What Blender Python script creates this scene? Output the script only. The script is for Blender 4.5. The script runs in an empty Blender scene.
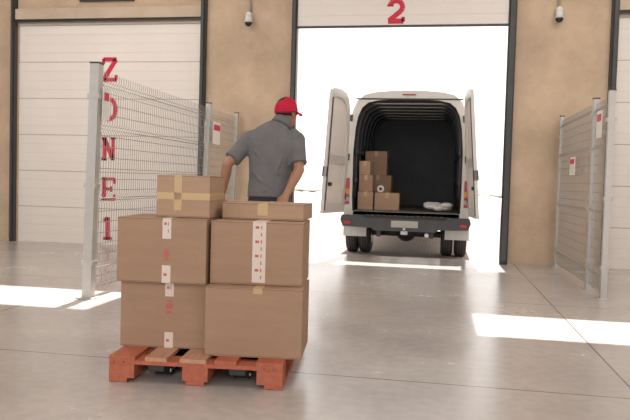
import bpy, bmesh, math, random
from mathutils import Vector, Matrix
random.seed(4)
scene = bpy.context.scene
R = math.radians

# ------------------------------------------------------------ materials
def mat(name, col, rough=0.6, metal=0.0, noise=0.0, nscale=8.0, bump=0.0, bscale=60.0, col2=None, stretch=None, spec=None):
    m = bpy.data.materials.new(name); m.use_nodes = True
    nt = m.node_tree; b = nt.nodes['Principled BSDF']
    b.inputs['Base Color'].default_value = (*col, 1)
    b.inputs['Roughness'].default_value = rough
    b.inputs['Metallic'].default_value = metal
    if spec is not None: b.inputs['Specular IOR Level'].default_value = spec
    tc = nt.nodes.new('ShaderNodeTexCoord')
    mp = nt.nodes.new('ShaderNodeMapping')
    nt.links.new(tc.outputs['Object'], mp.inputs['Vector'])
    if stretch: mp.inputs['Scale'].default_value = stretch
    if noise > 0 or col2:
        n = nt.nodes.new('ShaderNodeTexNoise'); n.inputs['Scale'].default_value = nscale
        n.inputs['Detail'].default_value = 6; n.inputs['Roughness'].default_value = 0.65
        nt.links.new(mp.outputs[0], n.inputs['Vector'])
        r = nt.nodes.new('ShaderNodeValToRGB')
        r.color_ramp.elements[0].position = 0.32; r.color_ramp.elements[1].position = 0.68
        c2 = col2 if col2 else tuple(max(0, c*(1-noise)) for c in col)
        r.color_ramp.elements[0].color = (*c2, 1); r.color_ramp.elements[1].color = (*col, 1)
        nt.links.new(n.outputs[0], r.inputs[0]); nt.links.new(r.outputs[0], b.inputs['Base Color'])
    if bump > 0:
        n2 = nt.nodes.new('ShaderNodeTexNoise'); n2.inputs['Scale'].default_value = bscale
        n2.inputs['Detail'].default_value = 3
        nt.links.new(mp.outputs[0], n2.inputs['Vector'])
        bp = nt.nodes.new('ShaderNodeBump'); bp.inputs['Strength'].default_value = bump; bp.inputs['Distance'].default_value = 0.01
        nt.links.new(n2.outputs[0], bp.inputs['Height']); nt.links.new(bp.outputs[0], b.inputs['Normal'])
    return m

M = {}
M['concrete'] = mat('wall_concrete', (0.66,0.50,0.36), 0.85, bump=0.3, nscale=1.5, bscale=25, col2=(0.47,0.35,0.245))
M['lintel'] = mat('lintel_concrete', (0.62,0.50,0.38), 0.85, noise=0.2, nscale=2)
M['panel'] = mat('door_panel', (0.87,0.81,0.76), 0.5, noise=0.05, nscale=1.5)
M['panelgap'] = mat('door_gap', (0.45,0.41,0.37), 0.7)
M['black'] = mat('black_frame', (0.035,0.033,0.033), 0.5)
M['darkgrey'] = mat('dark_plastic', (0.07,0.07,0.075), 0.55, noise=0.2)
M['red'] = mat('red_paint', (0.62,0.02,0.06), 0.5)
M['galv'] = mat('galvanised_steel', (0.54,0.52,0.50), 0.45, metal=0.3, noise=0.12, nscale=12)
M['wire'] = mat('fence_wire', (0.36,0.345,0.33), 0.5, metal=0.2)
M['card'] = mat('cardboard', (0.40,0.25,0.165), 0.85, noise=0.13, nscale=3, bump=0.12, bscale=70, stretch=(1,1,5))
M['card2'] = mat('cardboard_light', (0.46,0.30,0.20), 0.85, noise=0.12, nscale=3, bump=0.12, bscale=70, stretch=(1,1,5))
M['seam'] = mat('cardboard_seam', (0.13,0.075,0.045), 0.9)
M['tape_tan'] = mat('packing_tape', (0.54,0.37,0.19), 0.3)
M['tape_white'] = mat('fragile_tape', (0.70,0.60,0.53), 0.4)
M['tape_red'] = mat('tape_print', (0.55,0.10,0.09), 0.5)
M['woodred'] = mat('pallet_wood_red', (0.50,0.14,0.075), 0.65, noise=0.25, nscale=5, bump=0.12, bscale=30, stretch=(8,1,8))
M['woodpale'] = mat('pallet_wood_pale', (0.58,0.31,0.20), 0.7, noise=0.25, nscale=5, bump=0.12, bscale=30, stretch=(8,1,8))
M['jack'] = mat('jack_paint', (0.03,0.03,0.035), 0.4)
M['rubber'] = mat('tyre_rubber', (0.03,0.028,0.027), 0.8, bump=0.1)
M['vanpaint'] = mat('van_paint', (0.66,0.63,0.59), 0.28, noise=0.04)
M['vaninner'] = mat('van_inner_lining', (0.08,0.083,0.092), 0.6, noise=0.25, nscale=3)
M['vanrib'] = mat('van_roof_rib', (0.50,0.46,0.42), 0.5)
M['vanfloor'] = mat('van_load_floor', (0.16,0.14,0.12), 0.7, noise=0.3)
M['glass'] = mat('dark_glass', (0.02,0.025,0.03), 0.05)
M['lampred'] = mat('tail_lamp', (0.40,0.01,0.01), 0.15)
M['lampamber'] = mat('amber_lamp', (0.7,0.2,0.02), 0.2)
M['plate'] = mat('number_plate', (0.4,0.39,0.36), 0.4)
M['steel'] = mat('steel', (0.5,0.5,0.5), 0.3, metal=0.9)
M['bag'] = mat('plastic_bag', (0.8,0.79,0.77), 0.35, bump=0.6, bscale=15)
M['shirt'] = mat('polo_fabric', (0.175,0.17,0.178), 0.9, noise=0.2, nscale=9, bump=0.25, bscale=14)
M['trouser'] = mat('trouser_fabric', (0.03,0.035,0.055), 0.9, noise=0.2, bump=0.2, bscale=16)
M['skin'] = mat('skin', (0.42,0.215,0.135), 0.5, noise=0.12, nscale=12)
M['hair'] = mat('hair', (0.03,0.02,0.015), 0.8, bump=0.4, bscale=150)
M['cap'] = mat('cap_fabric', (0.58,0.02,0.06), 0.85, noise=0.2, nscale=20, bump=0.3, bscale=25, spec=.2)
M['belt'] = mat('belt_leather', (0.015,0.012,0.01), 0.5)
M['shoe'] = mat('shoe_leather', (0.03,0.025,0.02), 0.5)
M['white'] = mat('white_plastic', (0.8,0.79,0.76), 0.4)
M['eye'] = mat('eye_white', (0.8,0.8,0.8), 0.2)
M['lip'] = mat('lip', (0.35,0.12,0.09), 0.5)
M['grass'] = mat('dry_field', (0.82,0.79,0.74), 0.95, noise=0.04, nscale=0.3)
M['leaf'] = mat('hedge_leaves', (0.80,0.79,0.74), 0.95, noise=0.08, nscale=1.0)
M['ceil'] = mat('ceiling_paint', (0.5,0.45,0.40), 0.8, noise=0.05)

def floor_mat():
    m = bpy.data.materials.new('polished_concrete'); m.use_nodes = True
    nt = m.node_tree; N = nt.nodes; L = nt.links; b = N['Principled BSDF']
    tc = N.new('ShaderNodeTexCoord')
    n = N.new('ShaderNodeTexNoise'); n.inputs['Scale'].default_value = 0.9; n.inputs['Detail'].default_value = 8; n.inputs['Roughness'].default_value = 0.6
    L.new(tc.outputs['Object'], n.inputs['Vector'])
    r = N.new('ShaderNodeValToRGB')
    r.color_ramp.elements[0].position = 0.3; r.color_ramp.elements[1].position = 0.7
    r.color_ramp.elements[0].color = (0.44,0.395,0.37,1); r.color_ramp.elements[1].color = (0.55,0.505,0.48,1)
    L.new(n.outputs[0], r.inputs[0])
    n2 = N.new('ShaderNodeTexNoise'); n2.inputs['Scale'].default_value = 14; n2.inputs['Detail'].default_value = 8
    L.new(tc.outputs['Object'], n2.inputs['Vector'])
    mr2 = N.new('ShaderNodeMapRange'); mr2.inputs[1].default_value = .35; mr2.inputs[2].default_value = .65; mr2.inputs[3].default_value = .93; mr2.inputs[4].default_value = 1.04
    L.new(n2.outputs[0], mr2.inputs[0])
    mx = N.new('ShaderNodeMixRGB'); mx.blend_type = 'MULTIPLY'; mx.inputs[0].default_value = 1
    L.new(r.outputs[0], mx.inputs[1]); L.new(mr2.outputs[0], mx.inputs[2])
    sep = N.new('ShaderNodeSeparateXYZ'); L.new(tc.outputs['Object'], sep.inputs[0])
    def line(out, off, period, hw):
        a = N.new('ShaderNodeMath'); a.operation = 'SUBTRACT'; a.inputs[1].default_value = off - period/2; L.new(out, a.inputs[0])
        mo = N.new('ShaderNodeMath'); mo.operation = 'FLOORED_MODULO'; mo.inputs[1].default_value = period; L.new(a.outputs[0], mo.inputs[0])
        s = N.new('ShaderNodeMath'); s.operation = 'SUBTRACT'; s.inputs[1].default_value = period/2; L.new(mo.outputs[0], s.inputs[0])
        ab = N.new('ShaderNodeMath'); ab.operation = 'ABSOLUTE'; L.new(s.outputs[0], ab.inputs[0])
        lt = N.new('ShaderNodeMath'); lt.operation = 'LESS_THAN'; lt.inputs[1].default_value = hw; L.new(ab.outputs[0], lt.inputs[0])
        return lt.outputs[0]
    lx = line(sep.outputs[0], 1.11, 4.55, .006); ly = line(sep.outputs[1], 3.87, 2.9, .006)
    mm = N.new('ShaderNodeMath'); mm.operation = 'MAXIMUM'; L.new(lx, mm.inputs[0]); L.new(ly, mm.inputs[1])
    mj = N.new('ShaderNodeMixRGB'); L.new(mm.outputs[0], mj.inputs[0]); L.new(mx.outputs[0], mj.inputs[1]); mj.inputs[2].default_value = (0.16,0.14,0.13,1)
    L.new(mj.outputs[0], b.inputs['Base Color'])
    b.inputs['Specular IOR Level'].default_value = .65
    mr = N.new('ShaderNodeMapRange'); mr.inputs[3].default_value = .14; mr.inputs[4].default_value = .36
    L.new(n.outputs[0], mr.inputs[0]); L.new(mr.outputs[0], b.inputs['Roughness'])
    return m
M['floor'] = floor_mat()

def paver_mat():
    m = bpy.data.materials.new('brick_pavers'); m.use_nodes = True
    nt = m.node_tree; N = nt.nodes; L = nt.links; b = N['Principled BSDF']
    tc = N.new('ShaderNodeTexCoord'); br = N.new('ShaderNodeTexBrick')
    br.inputs['Scale'].default_value = 4; br.inputs['Color1'].default_value = (.36,.30,.265,1); br.inputs['Color2'].default_value = (.29,.245,.22,1)
    br.inputs['Mortar'].default_value = (.15,.13,.12,1); br.inputs['Mortar Size'].default_value = .02
    L.new(tc.outputs['Object'], br.inputs['Vector']); L.new(br.outputs[0], b.inputs['Base Color'])
    b.inputs['Roughness'].default_value = .85
    return m
M['paver'] = paver_mat()

# ------------------------------------------------------------ mesh builder
class B:
    def __init__(s): s.bm = bmesh.new(); s.mats = []
    def mi(s, k):
        if k not in s.mats: s.mats.append(k)
        return s.mats.index(k)
    def box(s, lo, hi, k, mtx=None):
        x0,y0,z0 = lo; x1,y1,z1 = hi; i = s.mi(k)
        c = [(x0,y0,z0),(x1,y0,z0),(x1,y1,z0),(x0,y1,z0),(x0,y0,z1),(x1,y0,z1),(x1,y1,z1),(x0,y1,z1)]
        v = [s.bm.verts.new((mtx @ Vector(p)) if mtx else p) for p in c]
        for f in ((0,3,2,1),(4,5,6,7),(0,1,5,4),(1,2,6,5),(2,3,7,6),(3,0,4,7)):
            fc = s.bm.faces.new([v[j] for j in f]); fc.material_index = i
    def prism(s, poly, axis, a0, a1, k, mtx=None):
        i = s.mi(k)
        def P(p,a):
            q = {'y':(p[0],a,p[1]),'x':(a,p[0],p[1]),'z':(p[0],p[1],a)}[axis]
            return mtx @ Vector(q) if mtx else q
        v0 = [s.bm.verts.new(P(p,a0)) for p in poly]; v1 = [s.bm.verts.new(P(p,a1)) for p in poly]
        n = len(poly)
        for j in range(n):
            f = s.bm.faces.new((v0[j], v0[(j+1)%n], v1[(j+1)%n], v1[j])); f.material_index = i
        f = s.bm.faces.new(v0[::-1]); f.material_index = i
        f = s.bm.faces.new(v1); f.material_index = i
    def tube(s, pts, rad, k, segs=16, ref=(1,0,0), caps=True, smooth=True):
        i = s.mi(k); pts = [Vector(p) for p in pts]
        rings = []; ref = Vector(ref)
        for j,p in enumerate(pts):
            if j == 0: t = pts[1]-pts[0]
            elif j == len(pts)-1: t = pts[-1]-pts[-2]
            else: t = (pts[j+1]-pts[j]).normalized() + (pts[j]-pts[j-1]).normalized()
            t.normalize()
            u = ref - t*ref.dot(t)
            if u.length < .05: u = Vector((0,1,0)) - t*t.y
            if u.length < .05: u = Vector((0,0,1)) - t*t.z
            u.normalize(); w = t.cross(u)
            r = rad[j] if isinstance(rad,(list,tuple)) else rad
            a,b2 = r if isinstance(r,(list,tuple)) else (r,r)
            rings.append([s.bm.verts.new(p + u*(a*math.cos(2*math.pi*q/segs)) + w*(b2*math.sin(2*math.pi*q/segs))) for q in range(segs)])
        for A,Bq in zip(rings, rings[1:]):
            for q in range(segs):
                f = s.bm.faces.new((A[q],A[(q+1)%segs],Bq[(q+1)%segs],Bq[q])); f.material_index = i; f.smooth = smooth
        if caps:
            f = s.bm.faces.new(rings[0][::-1]); f.material_index = i
            f = s.bm.faces.new(rings[-1]); f.material_index = i
    def ell(s, c, r, k, mtx=None, u=20, v=12):
        i = s.mi(k)
        T = Matrix.Translation(Vector(c)) @ (mtx if mtx else Matrix()) @ Matrix.Diagonal((r[0],r[1],r[2],1))
        before = set(s.bm.faces)
        bmesh.ops.create_uvsphere(s.bm, u_segments=u, v_segments=v, radius=1, matrix=T)
        for f in s.bm.faces:
            if f not in before: f.material_index = i; f.smooth = True
    def obj(s, name, parent=None, loc=(0,0,0), rot=(0,0,0), bevel=0, voxel=0, smooth_it=0, subsurf=0, shade=False):
        bmesh.ops.recalc_face_normals(s.bm, faces=s.bm.faces[:])
        me = bpy.data.meshes.new(name); s.bm.to_mesh(me); s.bm.free()
        for k in s.mats: me.materials.append(M[k])
        if shade:
            for p in me.polygons: p.use_smooth = True
        o = bpy.data.objects.new(name, me); scene.collection.objects.link(o)
        o.location = loc; o.rotation_euler = rot
        if parent: o.parent = parent
        if bevel:
            md = o.modifiers.new('bevel','BEVEL'); md.width = bevel; md.segments = 2; md.limit_method = 'ANGLE'; md.angle_limit = R(40)
        if voxel:
            md = o.modifiers.new('remesh','REMESH'); md.mode = 'VOXEL'; md.voxel_size = voxel; md.use_smooth_shade = True
        if smooth_it:
            md = o.modifiers.new('smooth','SMOOTH'); md.factor = .5; md.iterations = smooth_it
        if subsurf:
            md = o.modifiers.new('sub','SUBSURF'); md.levels = subsurf; md.render_levels = subsurf
        return o

def empty(name, loc=(0,0,0), rot=(0,0,0)):
    e = bpy.data.objects.new(name, None); scene.collection.objects.link(e)
    e.location = loc; e.rotation_euler = rot; e.empty_display_size = .2
    return e

# ------------------------------------------------------------ camera
YAW, PITCH, ROLL, F = R(10.15), R(2.43), R(1.6), 683.0
cam = bpy.data.cameras.new('camera'); co = bpy.data.objects.new('camera', cam); scene.collection.objects.link(co)
cam.sensor_width = 36; cam.lens = F/630*36
mt = Matrix.Translation((0,0,1.12)) @ Matrix.Rotation(YAW,4,'Z') @ Matrix.Rotation(R(90)-PITCH,4,'X') @ Matrix.Rotation(ROLL,4,'Z')
co.matrix_world = mt
scene.camera = co

# ------------------------------------------------------------ room shell
WY = 10.15; D1=(-6.79,-3.66); D2=(-2.20,.93); D3=(2.37,5.5); HD = 3.55; CH = 5.6
b = B()
for a,c in ((-12,D1[0]),(D1[1],D2[0]),(D2[1],D3[0]),(D3[1],9)): b.box((a,WY,0),(c,WY+.3,CH),'concrete')
for a,c in (D1,D2,D3): b.box((a,WY,HD),(c,WY+.3,CH),'concrete')
b.obj('wall_back')
b = B(); b.box((-12.3,-4,0),(-12,WY+.3,CH),'concrete'); b.obj('wall_left')
b = B(); b.box((9,-4,0),(9.3,WY+.3,CH),'concrete'); b.obj('wall_right')
b = B(); b.box((-12,-4,-.15),(9,WY+.3,0),'floor'); b.obj('floor')
b = B()
b.box((-12,-4,CH),(9,7.25,CH+.2),'ceil'); b.box((-12,8.2,CH),(9,WY+.3,CH+.2),'ceil')
b.box((-2.85,7.25,CH),(.34,8.2,CH+.2),'ceil'); b.box((-12,7.25,CH),(-8,8.2,CH+.2),'ceil'); b.box((6,7.25,CH),(9,8.2,CH+.2),'ceil')  # slots in the unseen ceiling are invented, placed to cast the floor sun patches
b.obj('ceiling')
# outside
b = B(); b.box((-30,WY+.3,-.15),(30,26,0),'paver'); b.obj('ground_outside')
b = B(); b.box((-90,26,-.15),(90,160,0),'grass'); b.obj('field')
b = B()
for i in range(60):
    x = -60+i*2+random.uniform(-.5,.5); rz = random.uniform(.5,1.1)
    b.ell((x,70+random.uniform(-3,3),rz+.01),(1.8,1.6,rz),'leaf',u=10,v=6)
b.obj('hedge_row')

# trims
def track(name, x0, x1, ztop):
    b = B(); b.box((x0,WY-.09,0),(x1,WY,ztop),'black'); b.box((x0+.02,WY-.13,.05),(x1-.02,WY-.09,ztop),'darkgrey')
    b.obj(name, bevel=.004)
track('trim_1', D1[0]-.07, D1[0], 5.2); track('trim_2', D1[1], D1[1]+.08, 5.2)
track('trim_3', D2[0]-.03, D2[0]+.05, 5.2); track('trim_4', D2[1]-.03, D2[1]+.08, 5.2)
track('trim_5', D3[0]-.09, D3[0]+.0, 5.2)
b = B(); b.box((D1[0],WY-.05,HD),(D1[1],WY,HD+.035),'black'); b.box((D1[0],WY-.08,HD+.035),(D1[1],WY,HD+.2),'lintel'); b.obj('trim_6')
b = B(); b.box((D3[0],WY-.05,HD),(D3[1],WY,HD+.035),'black'); b.box((D3[0],WY-.08,HD+.035),(D3[1],WY,HD+.2),'lintel'); b.obj('trim_7')

def sectional(name, x0, x1, y, z0, z1, sec=.585):
    b = B(); b.box((x0,y+.008,z0),(x1,y+.05,z1),'panelgap')
    z = z0
    while z < z1-.02:
        zt = min(z+sec, z1)
        n = 4; h = (zt-z-.010)/n
        for i in range(n):
            b.box((x0+.004, y + (0 if i%2 else .002), z+i*h+.0009),(x1-.004,y+.02,z+(i+1)*h-.0009),'panel')
        z += sec
    return b

def stroke(b, pts, w, ox, oz, sx, sz, y, k):
    P = [(ox+p[0]*sx, oz+p[1]*sz) for p in pts]
    for j,(p,q) in enumerate(zip(P,P[1:])):
        dx,dz = q[0]-p[0], q[1]-p[1]; l = math.hypot(dx,dz)
        nx,nz = -dz/l*w/2, dx/l*w/2
        yy = y - .0004*(j%3)
        b.prism([(p[0]+nx,p[1]+nz),(q[0]+nx,q[1]+nz),(q[0]-nx,q[1]-nz),(p[0]-nx,p[1]-nz)],'y',yy-.004,y+.002,k)
GL = {
 'Z': [([(0.05,.95),(.95,.95)],1),([(.9,.93),(.1,.07)],1.2),([(.05,.05),(.95,.05)],1),([(.06,.97),(.06,.74)],.8),([(.94,.03),(.94,.26)],.8)],
 'N': [([(.2,0),(.2,1)],1),([(.8,0),(.8,1)],1),([(.2,.97),(.8,.03)],1.2),([(.02,.03),(.38,.03)],.6),([(.62,.97),(.98,.97)],.6),([(.02,.97),(.3,.97)],.6)],
 'E': [([(.22,0),(.22,1)],1.2),([(.05,.95),(.95,.95)],.8),([(.05,.05),(.95,.05)],.8),([(.22,.5),(.7,.5)],.8),([(.94,.97),(.94,.74)],.7),([(.94,.03),(.94,.26)],.7),([(.7,.38),(.7,.62)],.6)],
 '1': [([(.5,0),(.5,1)],1.3),([(.2,.04),(.8,.04)],.8),([(.5,.97),(.22,.82)],.9)],
 'O': [([(.5+.42*math.cos(a*math.pi/12), .5+.45*math.sin(a*math.pi/12)) for a in range(25)],1.1)],
 '2': [([(.5+.33*math.cos(R(a)), .68+.27*math.sin(R(a))) for a in range(165,-50,-15)]+[(.15,.08)],1.2),([(.1,.06),(.9,.06)],1.2),([(.88,.04),(.88,.24)],.8),([(.2,.70),(.2,.78)],1.6)],
}
def glyph(b, ch, cx, cz, w, h, y, sw):
    for pts,f in GL[ch]: stroke(b, pts, sw*f, cx-w/2, cz-h/2, w, h, y, 'red')

b = sectional('d1', D1[0], D1[1], WY+.04, 0, HD)
for ch,z in (('Z',2.80),('O',2.17),('N',1.54),('E',.90),('1',.27)): glyph(b, ch, -5.20, z, .25, .36, WY+.038, .06)
b.obj('door_1')
b = sectional('d3', D3[0], D3[1], WY+.04, 0, HD); b.obj('door_3')
b = sectional('d2', D2[0]+.05, D2[1]-.03, WY-.07, 3.42, 5.2, .6)
b.box((D2[0]+.05,WY-.072,3.39),(D2[1]-.03,WY-.03,3.42),'darkgrey')
glyph(b,'2',-.69,3.62,.28,.33,WY-.072,.06)
b.obj('door_2')
b = B(); b.box((-5.70,WY-.05,3.86),(-4.78,WY-.001,4.25),'darkgrey')
for i in range(9): b.box((-5.68,WY-.065,3.875+i*.04),(-4.80,WY-.05,3.895+i*.04),'black')
b.obj('vent_grille', bevel=.003)

# wall cameras
def wall_cam(name, x):
    b = B(); W=WY-.002
    b.tube([(x,W-.03,5.5),(x,W-.03,3.62)], .016, 'galv', 10)
    b.tube([(x,W,3.6),(x,W-.10,3.6)], [.05,.04], 'white', 16, ref=(1,0,0))
    b.tube([(x,W-.09,3.60),(x,W-.09,3.48)], [.045,.06], 'white', 18)
    b.ell((x,W-.09,3.47),(.055,.055,.05),'glass')
    b.box((x-.04,W-.03,3.44),(x+.04,W,3.64),'white')
    b.obj(name)
wall_cam('security_camera', -2.9); wall_cam('security_camera.001', 1.58)

# ------------------------------------------------------------ fences
def fence(name, x, y0, y1, posts, signs, lean=0):
    b = B(); H = 2.08
    X0 = x; x = 0
    bends = (.25,.9,1.55,1.95)
    def off(z):
        for q in bends:
            if abs(z-q) < .05: return -.03*(1-abs(z-q)/.05)
        return 0
    zs = [0.06]
    for q in bends: zs += [q-.05,q,q+.05]
    zs.append(H-.02)
    n = int((y1-y0)/.05)
    for i in range(n+1):
        y = y0 + (y1-y0)*i/n
        b.tube([(x+off(z),y,z) for z in zs], .003, 'wire', 4, smooth=False)
    z = .08
    while z < H-.02:
        b.tube([(x+off(z)-.004,y0,z),(x+off(z)-.004,y1,z)], .003, 'wire', 4, smooth=False)
        z += .10
    for q in bends:
        b.tube([(x+off(q)-.006,y0,q),(x+off(q)-.006,y1,q)], .0045, 'wire', 4, smooth=False)
    for (py,w) in posts:
        b.box((x-w/2,py-w/2,.008),(x+w/2,py+w/2,H+.03),'galv')
        b.box((x-w/2-.004,py-w/2-.004,H+.03),(x+w/2+.004,py+w/2+.004,H+.045),'darkgrey')
        b.box((x-w,py-w,0),(x+w,py+w,.008),'galv')
        for zz in (.3,1.0,1.8): b.box((x-w/2-.012,py-w/2-.006,zz),(x+w/2+.012,py+w/2+.006,zz+.04),'galv')
    for (sy,sz,sw,sh) in signs:
        b.box((x-.065,sy-sw/2,sz),(x-.058,sy+sw/2,sz+sh),'white')
        b.box((x+.058,sy-sw/2,sz),(x+.065,sy+sw/2,sz+sh),'white')
        for xx in (x-.067,x+.065): b.box((xx,sy-sw/2+.02,sz+sh*.62),(xx+.002,sy+sw/2-.02,sz+sh*.88),'red')
        b.box((x-.06,sy-.01,sz+.05),(x+.06,sy+.01,sz+.08),'galv')
    return b.obj(name, loc=(X0,0,.002 if lean else 0), rot=(0,R(lean),0))
fence('mesh_fence', -3.10, 5.76, 8.72, [(5.72,.085),(8.76,.06)], [(5.80,1.62,.13,.28),(8.95,1.58,.30,.30)], 1.5)
fence('mesh_fence.001', -3.10, 8.80, 10.0, [(10.04,.05)], [], 1.5)
fence('mesh_fence.002', 1.69, 7.37, 8.0, [(7.33,.06),(8.03,.06)], [(7.55,1.65,.22,.28)])
fence('mesh_fence.003', 1.67, 8.09, 9.98, [(10.03,.05)], [(8.8,1.28,.3,.22)])

# ------------------------------------------------------------ cardboard boxes
nbox = [0]
PIV = Vector((-1.30,3.55,0)); GR = R(5.5)
def grp(o):   # turn the whole pallet load a few degrees
    v = Vector(o.location)-PIV; v.rotate(Matrix.Rotation(GR,3,'Z')); o.location = PIV+v
    o.rotation_euler.z += GR
    return o
def carton(x0,x1,y0,y1,z0,z1, k='card', tape=None, rot=0, parent=None, name=None):
    nm = name or ('cardboard_box' if nbox[0]==0 else 'cardboard_box.%03d'%nbox[0])
    if not name: nbox[0]+=1
    w,d,h = x1-x0, y1-y0, z1-z0; e=.0015
    b = B(); b.box((-w/2,-d/2,0),(w/2,d/2,h),k)
    b.box((-w/2+.002,-.0025,h-.001),(w/2-.002,.0025,h+e*.6),'seam')
    b.box((-w/2-.0008,-d/2+.004,h-.006),(w/2+.0008,d/2-.004,h-.004),'seam')
    b.box((-w/2+.004,-d/2-.0008,h-.006),(w/2-.004,d/2+.0008,h-.0045),'seam')
    b.box((-w/2+.004,-d/2-.0008,.005),(w/2-.004,d/2+.0008,.0065),'seam')
    def strip(tx, tw, kk, drop):
        b.box((tx-tw/2,-d/2-e,h-e),(tx+tw/2,d/2+e,h+e),kk)
        b.box((tx-tw/2,-d/2-e,h-drop),(tx+tw/2,-d/2,h),kk)
        b.box((tx-tw/2,d/2,h-drop),(tx+tw/2,d/2+e,h),kk)
    if tape:
        for t in tape:
            if t[0]=='white':
                _,tx,tw,drop = t; strip(tx,tw,'tape_white',drop)
                z = h-.03; i=0
                while z > h-drop+.02:
                    if i%2==0: b.box((tx-tw*.30,-d/2-e-.001,z-.007),(tx-tw*.02,-d/2-e,z+.007),'tape_red')
                    b.box((tx+tw*.12,-d/2-e-.001,z-.010),(tx+tw*.20,-d/2-e,z+.010),'tape_red')
                    z -= .04; i+=1
            elif t[0]=='whitebottom':
                _,tx,tw,up = t
                b.box((tx-tw/2,-d/2-e,0.001),(tx+tw/2,-d/2,up),'tape_white')
                b.box((tx-tw*.3,-d/2-e-.001,up*.4),(tx+tw*.05,-d/2-e,up*.55),'tape_red')
            elif t[0]=='tan': strip(t[1],t[2],'tape_tan',t[3])
            elif t[0]=='band':
                b.box((-w/2-e,-d/2-e,t[1]-.02),(w/2+e,d/2+e,t[1]+.02),'tape_tan')
            elif t[0]=='mark':
                _,tx,tz,s_ = t
                b.tube([(tx,-d/2-.001,tz),(tx,-d/2-.0025,tz)],[s_,s_],'tape_red',14)
                b.box((tx-s_*.8,-d/2-.0022,tz-s_*2.4),(tx+s_*.8,-d/2-.001,tz-s_*1.6),'tape_red')
                b.box((tx-s_*.8,-d/2-.0022,tz+s_*1.4),(tx+s_*.8,-d/2-.001,tz+s_*1.7),'tape_red')
    o = b.obj(nm, parent, ((x0+x1)/2,(y0+y1)/2,z0), (0,0,R(rot)))
    return o
T0=.1445
grp(carton(-1.755,-1.245,3.68,4.08,T0,.52, 'card', [('white',.03,.05,.08),('whitebottom',.03,.05,.09),('mark',0.03,.24,.018)], -.6))
grp(carton(-1.235,-.700,3.56,3.98,T0,.525, 'card', [('tan',.02,.05,.03)], .4))
grp(carton(-1.762,-1.250,3.63,4.06,.524,.888, 'card', [('white',0.03,.05,.115),('whitebottom',.03,.05,.1),('mark',0.03,.165,.016)], -.8))
grp(carton(-1.235,-.715,3.66,4.07,.529,.882, 'card', [('white',.015,.075,.34)], 0))
grp(carton(-1.565,-1.255,3.72,4.05,.892,1.13, 'card2', [('tan',-.03,.045,.20),('band',.12)], -2))
grp(carton(-1.205,-.725,3.84,4.24,.886,.98, 'card2', [('tan',.0,.06,.07)], -2.5))
grp(carton(-1.70,-1.30,4.12,4.62,T0,.54, 'card', [('white',0,.055,.1)]))
grp(carton(-1.27,-.90,4.12,4.62,T0,.54, 'card', [('white',0,.055,.1)]))
grp(carton(-1.68,-1.27,4.26,4.66,.544,.885, 'card2', [('white',0,.055,.1)]))

# ------------------------------------------------------------ pallet
b = B(); px0,px1,py0,py1 = -1.735,-.785,3.46,4.66
for x in (px0,(px0+px1)/2-.05,px1-.10): b.box((x,py0,0.002),(x+.10,py1,.024),'woodred')
for x in (px0,(px0+px1)/2-.07,px1-.14):
    for y in (py0,(py0+py1)/2-.07,py1-.14): b.box((x,y,.024),(x+.14,y+.14,.100),'woodred')
for y in (py0,(py0+py1)/2-.07,py1-.14): b.box((px0,y,.100),(px1,y+.14,.122),'woodred')
xs = [px0, px0+.20, px0+.39, px0+.58, px1-.145]; ws=[.145,.12,.145,.12,.145]
for i,(x,w) in enumerate(zip(xs,ws)): b.box((x,py0-.003,.122),(x+w,py1+.003,.144),'woodpale' if i in (1,2) else 'woodred')
for x in (px0+.03,px0+.08,px1-.1,px1-.05): b.tube([(x,py0-.005,.112),(x,py0+.001,.112)],.004,'darkgrey',8)
o = b.obj('wooden_pallet', bevel=.003)
grp(o)

# ------------------------------------------------------------ pallet jack
PJ = empty('pallet_jack', (-1.262,0,0)); grp(PJ)
b = B()
for s in (-1,1):
    x = s*.225
    b.box((x-.07,3.58,.055),(x+.07,4.84,.092),'jack')
    b.prism([(x-.07,3.58),(x+.07,3.58),(x+.045,3.50),(x-.045,3.50)],'z',.055,.092,'jack')
b.box((-.30,4.78,.05),(.30,4.86,.30),'jack')
b.obj('forks', PJ, bevel=.006)
b = B()
for s in (-1,1):
    x = s*.225
    for y in (3.66,3.76): b.tube([(x-.045,y,.041),(x+.045,y,.041)],.040,'rubber',18)
    for dx in (-.055,.05): b.box((x+dx,3.60,.03),(x+dx+.006,3.82,.07),'steel')
for s in (-.07,.07): b.tube([(s-.025,4.98,.09),(s+.025,4.98,.09)],.09,'rubber',24)
b.obj('rollers', PJ)
b = B()
b.tube([(0,0,.12),(0,0,.42)],[.07,.055],'jack',18)
b.tube([(0,0,.38),(0,.06,.5),(0,.23,.84)],[.022,.020,.018],'jack',12)
b.tube([(-.02,.22,.83),(-.13,.24,.86),(-.15,.265,.90),(-.13,.28,.925),(0,.285,.93),(.13,.28,.925),(.15,.265,.90),(.13,.24,.86),(.02,.22,.83)],.013,'jack',10)
b.obj('tiller', PJ, loc=(0,4.96,0), rot=(0,0,R(-28)))

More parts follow.
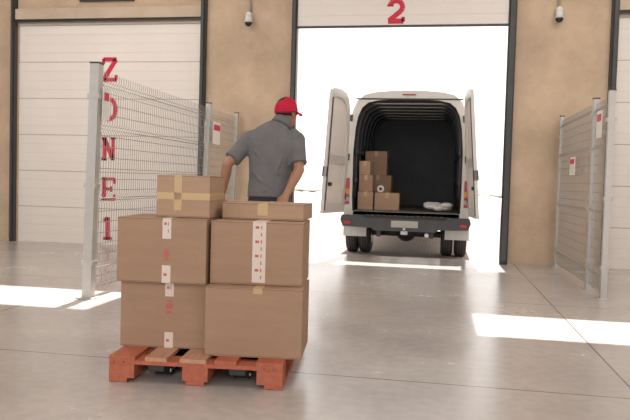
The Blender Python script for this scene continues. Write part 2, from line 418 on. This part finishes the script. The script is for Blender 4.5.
# ------------------------------------------------------------ delivery van
V = empty('delivery_van', (-.475,10.42,0))
half = [(.0,.50),(.86,.50),(.94,.56),(.955,.80),(.955,1.2),(.935,1.6),(.895,2.0),(.85,2.22),(.79,2.36),(.68,2.455),(.5,2.495),(.25,2.515),(0,2.52)]
halfi= [(.0,.68),(.80,.68),(.81,.69),(.82,.90),(.82,1.2),(.82,1.6),(.795,1.95),(.76,2.13),(.70,2.26),(.61,2.335),(.45,2.37),(.22,2.385),(0,2.39)]
def full(h): return [(x,z) for x,z in h] + [(-x,z) for x,z in h[-2:0:-1]]
b = B(); O = full(half); I = full(halfi); n = len(O)
def ring(prof,y,kz=1,kx=1,zmin=.8): return [b.bm.verts.new((x*kx,y,(zmin+(z-zmin)*kz if z>zmin else z))) for x,z in prof]
def bridge(A,C,k,smooth=True):
    for j in range(len(A)):
        f = b.bm.faces.new((A[j],A[(j+1)%len(A)],C[(j+1)%len(A)],C[j])); f.material_index = b.mi(k); f.smooth = smooth
st = [(.0,1,.985),(.03,1,1),(1.5,1,1.01),(3.2,1,1.01),(4.0,.97,1.0),(4.35,.84,.98),(4.9,.42,.95),(5.5,.27,.93),(5.8,.10,.88),(5.9,.02,.82)]
rs = [ring(O,y,kz,kx) for y,kz,kx in st]
for i in range(len(rs)-1):
    bridge(rs[i],rs[i+1],'vanpaint')
f = b.bm.faces.new(rs[-1]); f.material_index = b.mi('darkgrey')
ri = [ring(I,0.0),ring(I,.06),ring(I,3.1)]
bridge(rs[0],ri[0],'vanpaint',False); bridge(ri[0],ri[1],'black',False); bridge(ri[1],ri[2],'vaninner',False)
f = b.bm.faces.new(ri[2]); f.material_index = b.mi('vaninner')
for f in b.bm.faces:
    c = f.calc_center_median()
    if 4.1 < c.y < 4.9 and c.z > 1.35: f.material_index = b.mi('glass')
b.obj('body', V)
b = B() # interior details
b.box((-.78,.02,.681),(.78,3.08,.695),'vanfloor')
for y in (.3,.8,1.3,1.8,2.3,2.8):
    P = [(x*.985,z-.012) for x,z in halfi[3:]]
    full_p = P + [(-x,z) for x,z in P[::-1][1:]]
    b.tube([(x,y,z) for x,z in full_p], .018, 'vaninner' , 6, ref=(0,1,0))
    b.box((-.62,y-.035,2.345),(.62,y+.035,2.36),'vanrib')
for z in (1.15,1.6): 
    for s in (-1,1): b.box((s*.785-.015,.1,z-.03),(s*.785+.015,3.05,z+.03),'vaninner')
b.box((-.77,3.0,.69),(.77,3.06,2.0),'vaninner')
b.box((-.80,-.012,2.38),(.80,.0,2.40),'black')
b.obj('cargo_lining', V)
b = B() # bumper & underside
b.prism([(-.95,.62),(.95,.62),(.97,.55),(.93,.45),(.50,.44),(.45,.40),(-.45,.40),(-.50,.44),(-.93,.45),(-.97,.55)],'y',-.16,.02,'darkgrey')
b.box((-.62,-.175,.595),(.62,.0,.632),'rubber')
for i in range(14): b.box((-.58+i*.085,-.178,.632),(-.55+i*.085,-.01,.637),'steel')
b.box((-.80,.0,.62),(.80,.03,.68),'steel')
b.box((-.20,-.168,.46),(.20,-.158,.56),'plate')
for s in (-1,1):
    b.box((s*.86-.05,-.168,.49),(s*.86+.05,-.155,.54),'lampred')
    b.box((s*.40-.03,.0,.30),(s*.40+.03,4.8,.50),'darkgrey')
    b.box((s*.78-.18,.16,.28),(s*.78+.18,.175,.50),'galv')
b.box((-.45,.4,.38),(.45,1.6,.48),'black')
b.tube([(-.9,.54,.33),(.9,.54,.33)],.05,'black',12)
b.ell((0,.54,.33),(.15,.15,.13),'black')
b.tube([(.33,.05,.34),(.33,1.5,.36)],.035,'steel',12)
b.box((-.05,-.24,.36),(.05,-.1,.41),'steel'); b.ell((0,-.24,.44),(.028,.028,.028),'steel',u=12,v=8); b.tube([(0,-.24,.40),(0,-.24,.44)],.014,'steel',8)
b.obj('bumper', V, bevel=.006)
b = B() # lights
for s in (-1,1):
    b.box((s*.905-.045,-.015,.78),(s*.905+.045,.03,1.18),'lampred')
    b.box((s*.905-.045,-.017,.93),(s*.905+.045,-.012,1.02),'lampamber')
    b.box((s*.905-.045,-.017,.83),(s*.905+.045,-.012,.89),'plate')
b.box((-.10,-.02,2.445),(.10,.02,2.465),'lampred')
b.obj('rear_lights', V, bevel=.008)
def wheel(b, x0, x1, y, r=.34):
    s=(x1-x0)
    b.tube([(x0,y,r),(x0+.02,y,r),(x0+s/2,y,r),(x1-.02,y,r),(x1,y,r)],[r*.88,r*.985,r,r*.985,r*.88],'rubber',40)
    for q in (.3,.5,.7): b.tube([(x0+s*q-.004,y,r),(x0+s*q+.004,y,r)],[r+.0015]*2,'darkgrey',40)
    b.tube([(x0-.004,y,r),(x1+.004,y,r)],[r*.55]*2,'steel',30)
    b.tube([(x0-.012,y,r),(x1+.012,y,r)],[r*.2]*2,'darkgrey',16)
b = B()
for s in (-1,1):
    for a,c in ((.545,.725),(.755,.935)):
        lo,hi = sorted((s*a,s*c)); wheel(b,lo,hi,.54)
    lo,hi = sorted((s*.74,s*.95)); wheel(b,lo,hi,4.75)
b.obj('wheels', V)
b = B()
for s in (-1,1):
    b.box((s*1.08-.10,4.25,1.45),(s*1.08+.10,4.33,1.85),'black'); b.box((s*.98-.06,4.27,1.5),(s*.98+.06,4.31,1.56),'black')
    b.box((s*.968-.012,.1,.72),(s*.968+.012,4.2,.80),'darkgrey')
b.obj('mirrors', V, bevel=.02)
# rear doors
def vdoor(name, s, ang, tilt):
    out = [(0,.66),(.92,.66),(.925,1.2),(.905,1.6),(.865,2.0),(.82,2.22),(.75,2.35),(.62,2.43),(.4,2.455),(.12,2.44),(.04,2.41),(0,2.33)]
    inn = [(.10,.80),(.80,.80),(.82,1.2),(.80,1.6),(.77,1.95),(.72,2.15),(.65,2.26),(.55,2.31),(.4,2.33),(.18,2.32),(.12,2.30),(.10,2.24)]
    b = B()
    def loc(p): return (s*(p[0]-.94), p[1])
    ys = (-.045,.0)
    vo0=[b.bm.verts.new((loc(p)[0],ys[0],p[1])) for p in out]; vo1=[b.bm.verts.new((loc(p)[0],ys[1],p[1])) for p in out]
    vi1=[b.bm.verts.new((loc(p)[0],ys[1],p[1])) for p in inn]; vi2=[b.bm.verts.new((loc(p)[0],ys[1]-.025,p[1])) for p in inn]
    n=len(out)
    def F(vs,k):
        f=b.bm.faces.new(vs); f.material_index=b.mi(k)
    F(vo0,'vanpaint')
    for j in range(n):
        q=(j+1)%n
        F((vo0[j],vo0[q],vo1[q],vo1[j]),'vanpaint'); F((vo1[j],vo1[q],vi1[q],vi1[j]),'vanpaint'); F((vi1[j],vi1[q],vi2[q],vi2[j]),'vanpaint')
    F(vi2,'panel')
    def bx(p0,p1,y0,y1,z0,z1,k):
        a,c = sorted((s*(p0-.94),s*(p1-.94))); b.box((a,y0,z0),(c,y1,z1),k)
    bx(.12,.80,-.025,-.004,1.38,1.50,'vanpaint')
    bx(.16,.76,-.024,-.010,.86,1.32,'panel')
    bx(.03,.05,.0,.010,.70,2.30,'black')
    bx(.14,.24,-.022,.015,1.05,1.10,'black')
    bx(.0,.05,-.06,.006,1.18,1.32,'black')
    for z in (.85,1.45,2.05): b.box((-.03,-.06,z),(.03,.01,z+.10),'black')
    o = b.obj(name, V)
    o.matrix_local = Matrix.Translation((s*.93,-.01,.66)) @ Matrix.Rotation(-s*tilt,4,'Y') @ Matrix.Rotation(-s*ang,4,'Z') @ Matrix.Translation((0,0,-.66))
    return o
vdoor('rear_door_left',-1,R(-101),R(3)); vdoor('rear_door_right',1,R(-94),R(4.5))
vx,vy=-.475,10.42; FZ=.697
carton(vx-.755,vx-.52,vy+.22,vy+.68,FZ,FZ+.28,'card2',[('tan',0,.05,.08)])
carton(vx-.750,vx-.54,vy+.26,vy+.68,FZ+.283,FZ+.54,'card',[('tan',0,.05,.08)],1)
carton(vx-.750,vx-.58,vy+.30,vy+.68,FZ+.543,FZ+.76,'card2',[('tan',0,.05,.08)],-1)
carton(vx-.50,vx-.12,vy+.28,vy+.72,FZ,FZ+.27,'card2',[('tan',0,.05,.08)],1)
carton(vx-.74,vx-.30,vy+1.0,vy+1.5,FZ,FZ+.55,'card',[('tan',0,.05,.08)])
carton(vx-.74,vx-.38,vy+1.02,vy+1.5,FZ+.553,FZ+.95,'card',[('tan',0,.05,.08)])
b = B()
for i in range(12): b.ell((random.uniform(-.15,.15),random.uniform(-.1,.1),.045+random.uniform(0,.07)),(.10,.09,.045),'bag',u=12,v=8)
b.obj('plastic_bag', None, (vx+.50,vy+.30,FZ+.005), voxel=.01, smooth_it=2)
b = B(); b.tube([(0,0,.0),(0,.05,.0)],.055,'white',20); b.tube([(0,-.01,.0),(0,.0,.0)],.025,'darkgrey',14); b.obj('tape_roll', None,(vx-.42,vy+.42,FZ+.27+.058))

# ------------------------------------------------------------ man
P = empty('delivery_man', (-1.37,5.45,0))
P.scale=(.965,.965,1.0)
b = B() # shirt
tor = [(.0,-.005,.97,.178,.135),(.0,.0,1.03,.178,.132),(.0,.01,1.12,.172,.13),(.002,.025,1.22,.182,.135),(.01,.04,1.33,.203,.142),(.015,.055,1.42,.213,.138),(.03,.07,1.485,.185,.118),(.05,.085,1.535,.130,.095),(.07,.10,1.575,.085,.078),(.08,.115,1.60,.066,.066)]
b.tube([t[:3] for t in tor],[(t[3],t[4]) for t in tor],'shirt',28)
Lsh,Lel,Lwr = Vector((-.185,.05,1.445)),Vector((-.335,-.10,1.235)),Vector((-.395,-.03,1.00))
Rsh,Rel,Rwr = Vector((.215,.075,1.45)),Vector((.27,-.03,1.205)),Vector((.19,-.155,1.00))
for S,E in ((Lsh,Lel),(Rsh,Rel)):
    d=E-S
    b.tube([S-d*.28+Vector((.03 if S.x<0 else -.03,0,0)),S,S+d*.3,S+d*.6,S+d*.80],[.05,.080,.075,.070,.074],'shirt',18)
    b.ell(S,(.080,.083,.076),'shirt')
for (p0,p1,p2,r) in (((-.12,-.085,1.36),(.0,-.098,1.25),(.12,-.10,1.16),.014),((-.15,-.09,1.22),(-.05,-.118,1.12),(.06,-.125,1.06),.014),
                   ((.14,-.07,1.34),(.10,-.09,1.22),(.05,-.105,1.12),.012),((-.13,-.09,1.08),(.0,-.132,1.03),(.13,-.095,1.06),.013)):
    b.tube([p0,p1,p2],[.004,r,.004],'shirt',8)
b.obj('polo_shirt',P,voxel=.008,smooth_it=4)
b = B() # collar
b.tube([(.068,.09,1.57),(.078,.105,1.60),(.088,.118,1.635)],[(.092,.088),(.080,.080),(.072,.072)],'shirt',24,caps=False)
o=b.obj('collar',P); md=o.modifiers.new('s','SOLIDIFY'); md.thickness=.006
b = B() # trousers
b.tube([(0,-.005,1.06),(0,0,1.0),(0,0,.92),(0,.0,.84)],[(.160,.118),(.166,.128),(.178,.135),(.15,.12)],'trouser',24)
LK,LA = Vector((-.10,.20,.52)),Vector((-.10,.30,.11)); RK,RA = Vector((.10,.06,.50)),Vector((.10,-.10,.14))
for hx,K,A in ((-.085,LK,LA),(.085,RK,RA)):
    Hh=Vector((hx,0,.90))
    b.tube([Hh,Hh.lerp(K,.35),Hh.lerp(K,.75),K,K.lerp(A,.3),K.lerp(A,.7),A],[.098,.095,.076,.066,.068,.062,.060],'trouser',18)
    b.ell(K,(.068,.068,.07),'trouser')
b.obj('trousers',P,voxel=.01,smooth_it=4)
b = B(); b.tube([(0,0,1.02),(0,0,1.05)],[(.170,.126),(.168,.124)],'belt',28); b.obj('belt',P)
def shoe(A,pitch,nm):
    b=B(); Mx=Matrix.Rotation(pitch,4,'X')
    def q(p): return Mx@Vector(p)
    b.tube([q((0,-.07,.045)),q((0,-.02,.05)),q((0,.06,.045)),q((0,.13,.035)),q((0,.19,.028))],[(.036,.042),(.042,.05),(.044,.045),(.048,.035),(.03,.022)],'shoe',16)
    b.tube([q((0,-.03,.05)),q((0,-.03,.12))],[.045,.05],'shoe',14)
    b.tube([q((0,-.08,.008)),q((0,.05,.008)),q((0,.20,.008))],[(.034,.010),(.045,.010),(.034,.010)],'rubber',14)
    b.obj(nm,P,loc=A,voxel=.006,smooth_it=2)
shoe((LA.x,LA.y+.03,0.005),0,'shoe_left'); shoe((RA.x,RA.y+.03,.055),R(-18),'shoe_right')
HC = Vector((.105,.155,1.69)); HR = Matrix.Rotation(R(-28),4,'Z')
def hp(x,y,z): return HC + HR.to_3x3()@Vector((x,y,z))
b = B()
b.tube([(.07,.09,1.54),(.085,.12,1.60),(.10,.14,1.66)],[.062,.056,.060],'skin',20)
b.ell(hp(0,-.008,.01),(.076,.094,.105),'skin',HR,u=28,v=18)
b.ell(hp(0,.03,-.055),(.056,.062,.062),'skin',HR)
b.ell(hp(0,.075,-.095),(.026,.022,.02),'skin',HR)
b.tube([hp(0,.088,.012),hp(0,.112,-.028)],[.009,.016],'skin',10)
b.ell(hp(0,.098,-.034),(.018,.014,.010),'skin',HR)
b.ell(hp(0,.080,.022),(.052,.016,.010),'skin',HR)
for s in (-1,1):
    b.ell(hp(s*.04,.066,-.03),(.02,.018,.018),'skin',HR)
    b.ell(hp(s*.079,.0,-.012),(.011,.019,.031),'skin',HR@Matrix.Rotation(s*.35,4,'Z'))
    b.ell(hp(s*.075,.012,-.032),(.008,.010,.012),'skin',HR)
def arm(S,E,W):
    b.tube([S.lerp(E,.55),S.lerp(E,.85),E,E.lerp(W,.25),E.lerp(W,.65),W],[.048,.045,.043,.046,.036,(.030,.024)],'skin',18)
    b.ell(E,(.044,.044,.044),'skin')
arm(Lsh,Lel,Lwr); arm(Rsh,Rel,Rwr)
b.obj('head_and_arms',P,voxel=.0065,smooth_it=3)
def hand(nm,W,dirv,palmn,curl,thumbsign):
    b=B(); d=Vector(dirv).normalized(); pn=Vector(palmn); pn=(pn-d*pn.dot(d)).normalized(); sd=d.cross(pn).normalized()*thumbsign
    b.tube([W-d*.03,W+d*.01,W+d*.045,W+d*.085],[(.028,.022),(.032,.020),(.042,.018),(.042,.015)],'skin',18,ref=sd)
    L=[.072,.082,.076,.060]
    for i in range(4):
        base=W+d*(.078 if i in(1,2) else .072)+sd*(.031-.0205*i)
        pts=[base-d*.02,base]; a=0; p=base
        for j,fr in enumerate((.45,.32,.25)):
            a+=curl[j]; p=p+(d*math.cos(a)+pn*math.sin(a))*L[i]*fr; pts.append(p)
        b.tube(pts,[.0095,.0095,.0088,.0080,.0065],'skin',12,ref=sd); b.ell(pts[-1],(.0066,)*3,'skin',u=10,v=8)
    tb=W+d*.022+sd*.028+pn*.006
    t1=tb+(d*.55+sd*.65+pn*.35).normalized()*.035; t2=t1+(d*.65+sd*.15+pn*.65).normalized()*.030; t3=t2+(d*.55-sd*.3+pn*.7).normalized()*.024
    b.tube([tb-sd*.01,tb,t1,t2,t3],[.013,.014,.0115,.010,.008],'skin',12); b.ell(t3,(.008,)*3,'skin',u=10,v=8)
    b.obj(nm,P,voxel=.0032,smooth_it=2)
hand('hand_left',Lwr,(-.02,.10,-1),(1,.15,0),(.45,.5,.35),1)
hand('hand_right',Rwr,(-.35,-.40,-.9),(0,1,-.45),(1.15,1.2,.6),-1)
b = B(); b.ell((0,-.014,.016),(.0815,.098,.105),'hair',u=28,v=18)
for v in [v for v in b.bm.verts if v.co.z < -.045 or v.co.y > .045 or (v.co.z < -.01 and v.co.y>.02)]: b.bm.verts.remove(v)
o=b.obj('hair',P,loc=HC,rot=(0,0,R(-28))); md=o.modifiers.new('s','SOLIDIFY'); md.thickness=.006
b = B()
b.ell((0,0,0),(.092,.112,.112),'cap',u=32,v=20)
for v in [v for v in b.bm.verts if v.co.z < -.004]: b.bm.verts.remove(v)
for v in b.bm.verts:
    if v.co.z>.02: v.co.z *= 1+.10*(v.co.y/.11) - .02
for i in range(6):
    a=i*math.pi/3+math.pi/6
    b.tube([(.0925*math.cos(a)*math.cos(t),.1125*math.sin(a)*math.cos(t),.1125*math.sin(t)*(1+.10*math.sin(a)*math.cos(t)-.02)) for t in [k*math.pi/2/9 for k in range(10)]],.0016,'cap',6)
b.ell((0,0,.111),(.008,.008,.004),'cap',u=12,v=6)
b.tube([(0,0,-.020),(0,0,.012)],[(.0925,.1125),(.0930,.1130)],'cap',32,caps=False)
N_=14; i_=b.mi('cap'); rows=[]
for r in range(5):
    row=[]
    for k in range(N_+1):
        a=math.pi*(.12+.76*k/N_); e=r/4
        row.append(b.bm.verts.new((.092*math.cos(a)*(1-.05*e), .111*math.sin(a)+e*.085*math.sin(a)**.6, -.006-.020*e-.022*e*abs(math.cos(a))-.01*abs(math.cos(a)))))
    rows.append(row)
for r in range(4):
    for k in range(N_):
        f=b.bm.faces.new((rows[r][k],rows[r][k+1],rows[r+1][k+1],rows[r+1][k])); f.material_index=i_; f.smooth=True
o=b.obj('cap',P,loc=HC+Vector((0,-.010,.012)),rot=(R(6),0,R(-28))); md=o.modifiers.new('s','SOLIDIFY'); md.thickness=.003
b = B()
for s in (-1,1):
    b.ell(hp(s*.031,.077,.004),(.013,.010,.009),'eye',HR,u=14,v=8)
    b.ell(hp(s*.031,.086,.004),(.0055,.003,.0055),'hair',HR,u=12,v=8)
    b.tube([hp(s*.015,.092,.026),hp(s*.032,.090,.031),hp(s*.05,.078,.025)],[.003,.004,.002],'hair',8)
b.ell(hp(0,.090,-.062),(.024,.008,.006),'lip',HR,u=14,v=8)
b.obj('face_features',P)

# ------------------------------------------------------------ light
w = bpy.data.worlds.new('sky'); scene.world = w; w.use_nodes = True
bg = w.node_tree.nodes['Background']; bg.inputs[0].default_value = (1.0,.975,.945,1); bg.inputs[1].default_value = 1.6
s = bpy.data.lights.new('sun','SUN'); s.energy = 9; s.angle = R(.6); s.color=(1,.95,.88)
so = bpy.data.objects.new('sun',s); scene.collection.objects.link(so); so.rotation_euler=(R(-20),0,0); so.location=(0,15,12)
for i,(x,y,e) in enumerate(((-5,6.5,90),(3,6.5,90),(-1,2.5,50))):  # unseen fill panels, added below the ceiling to brighten the room
    a = bpy.data.lights.new('fill_light_%d'%i,'AREA'); a.shape='RECTANGLE'; a.size=3; a.size_y=2; a.energy=e; a.color=(1,.93,.85)
    ao = bpy.data.objects.new('fill_light_%d'%i,a); scene.collection.objects.link(ao); ao.location=(x,y,5.4)
scene.view_settings.view_transform='Standard'
scene.view_settings.exposure=0.3
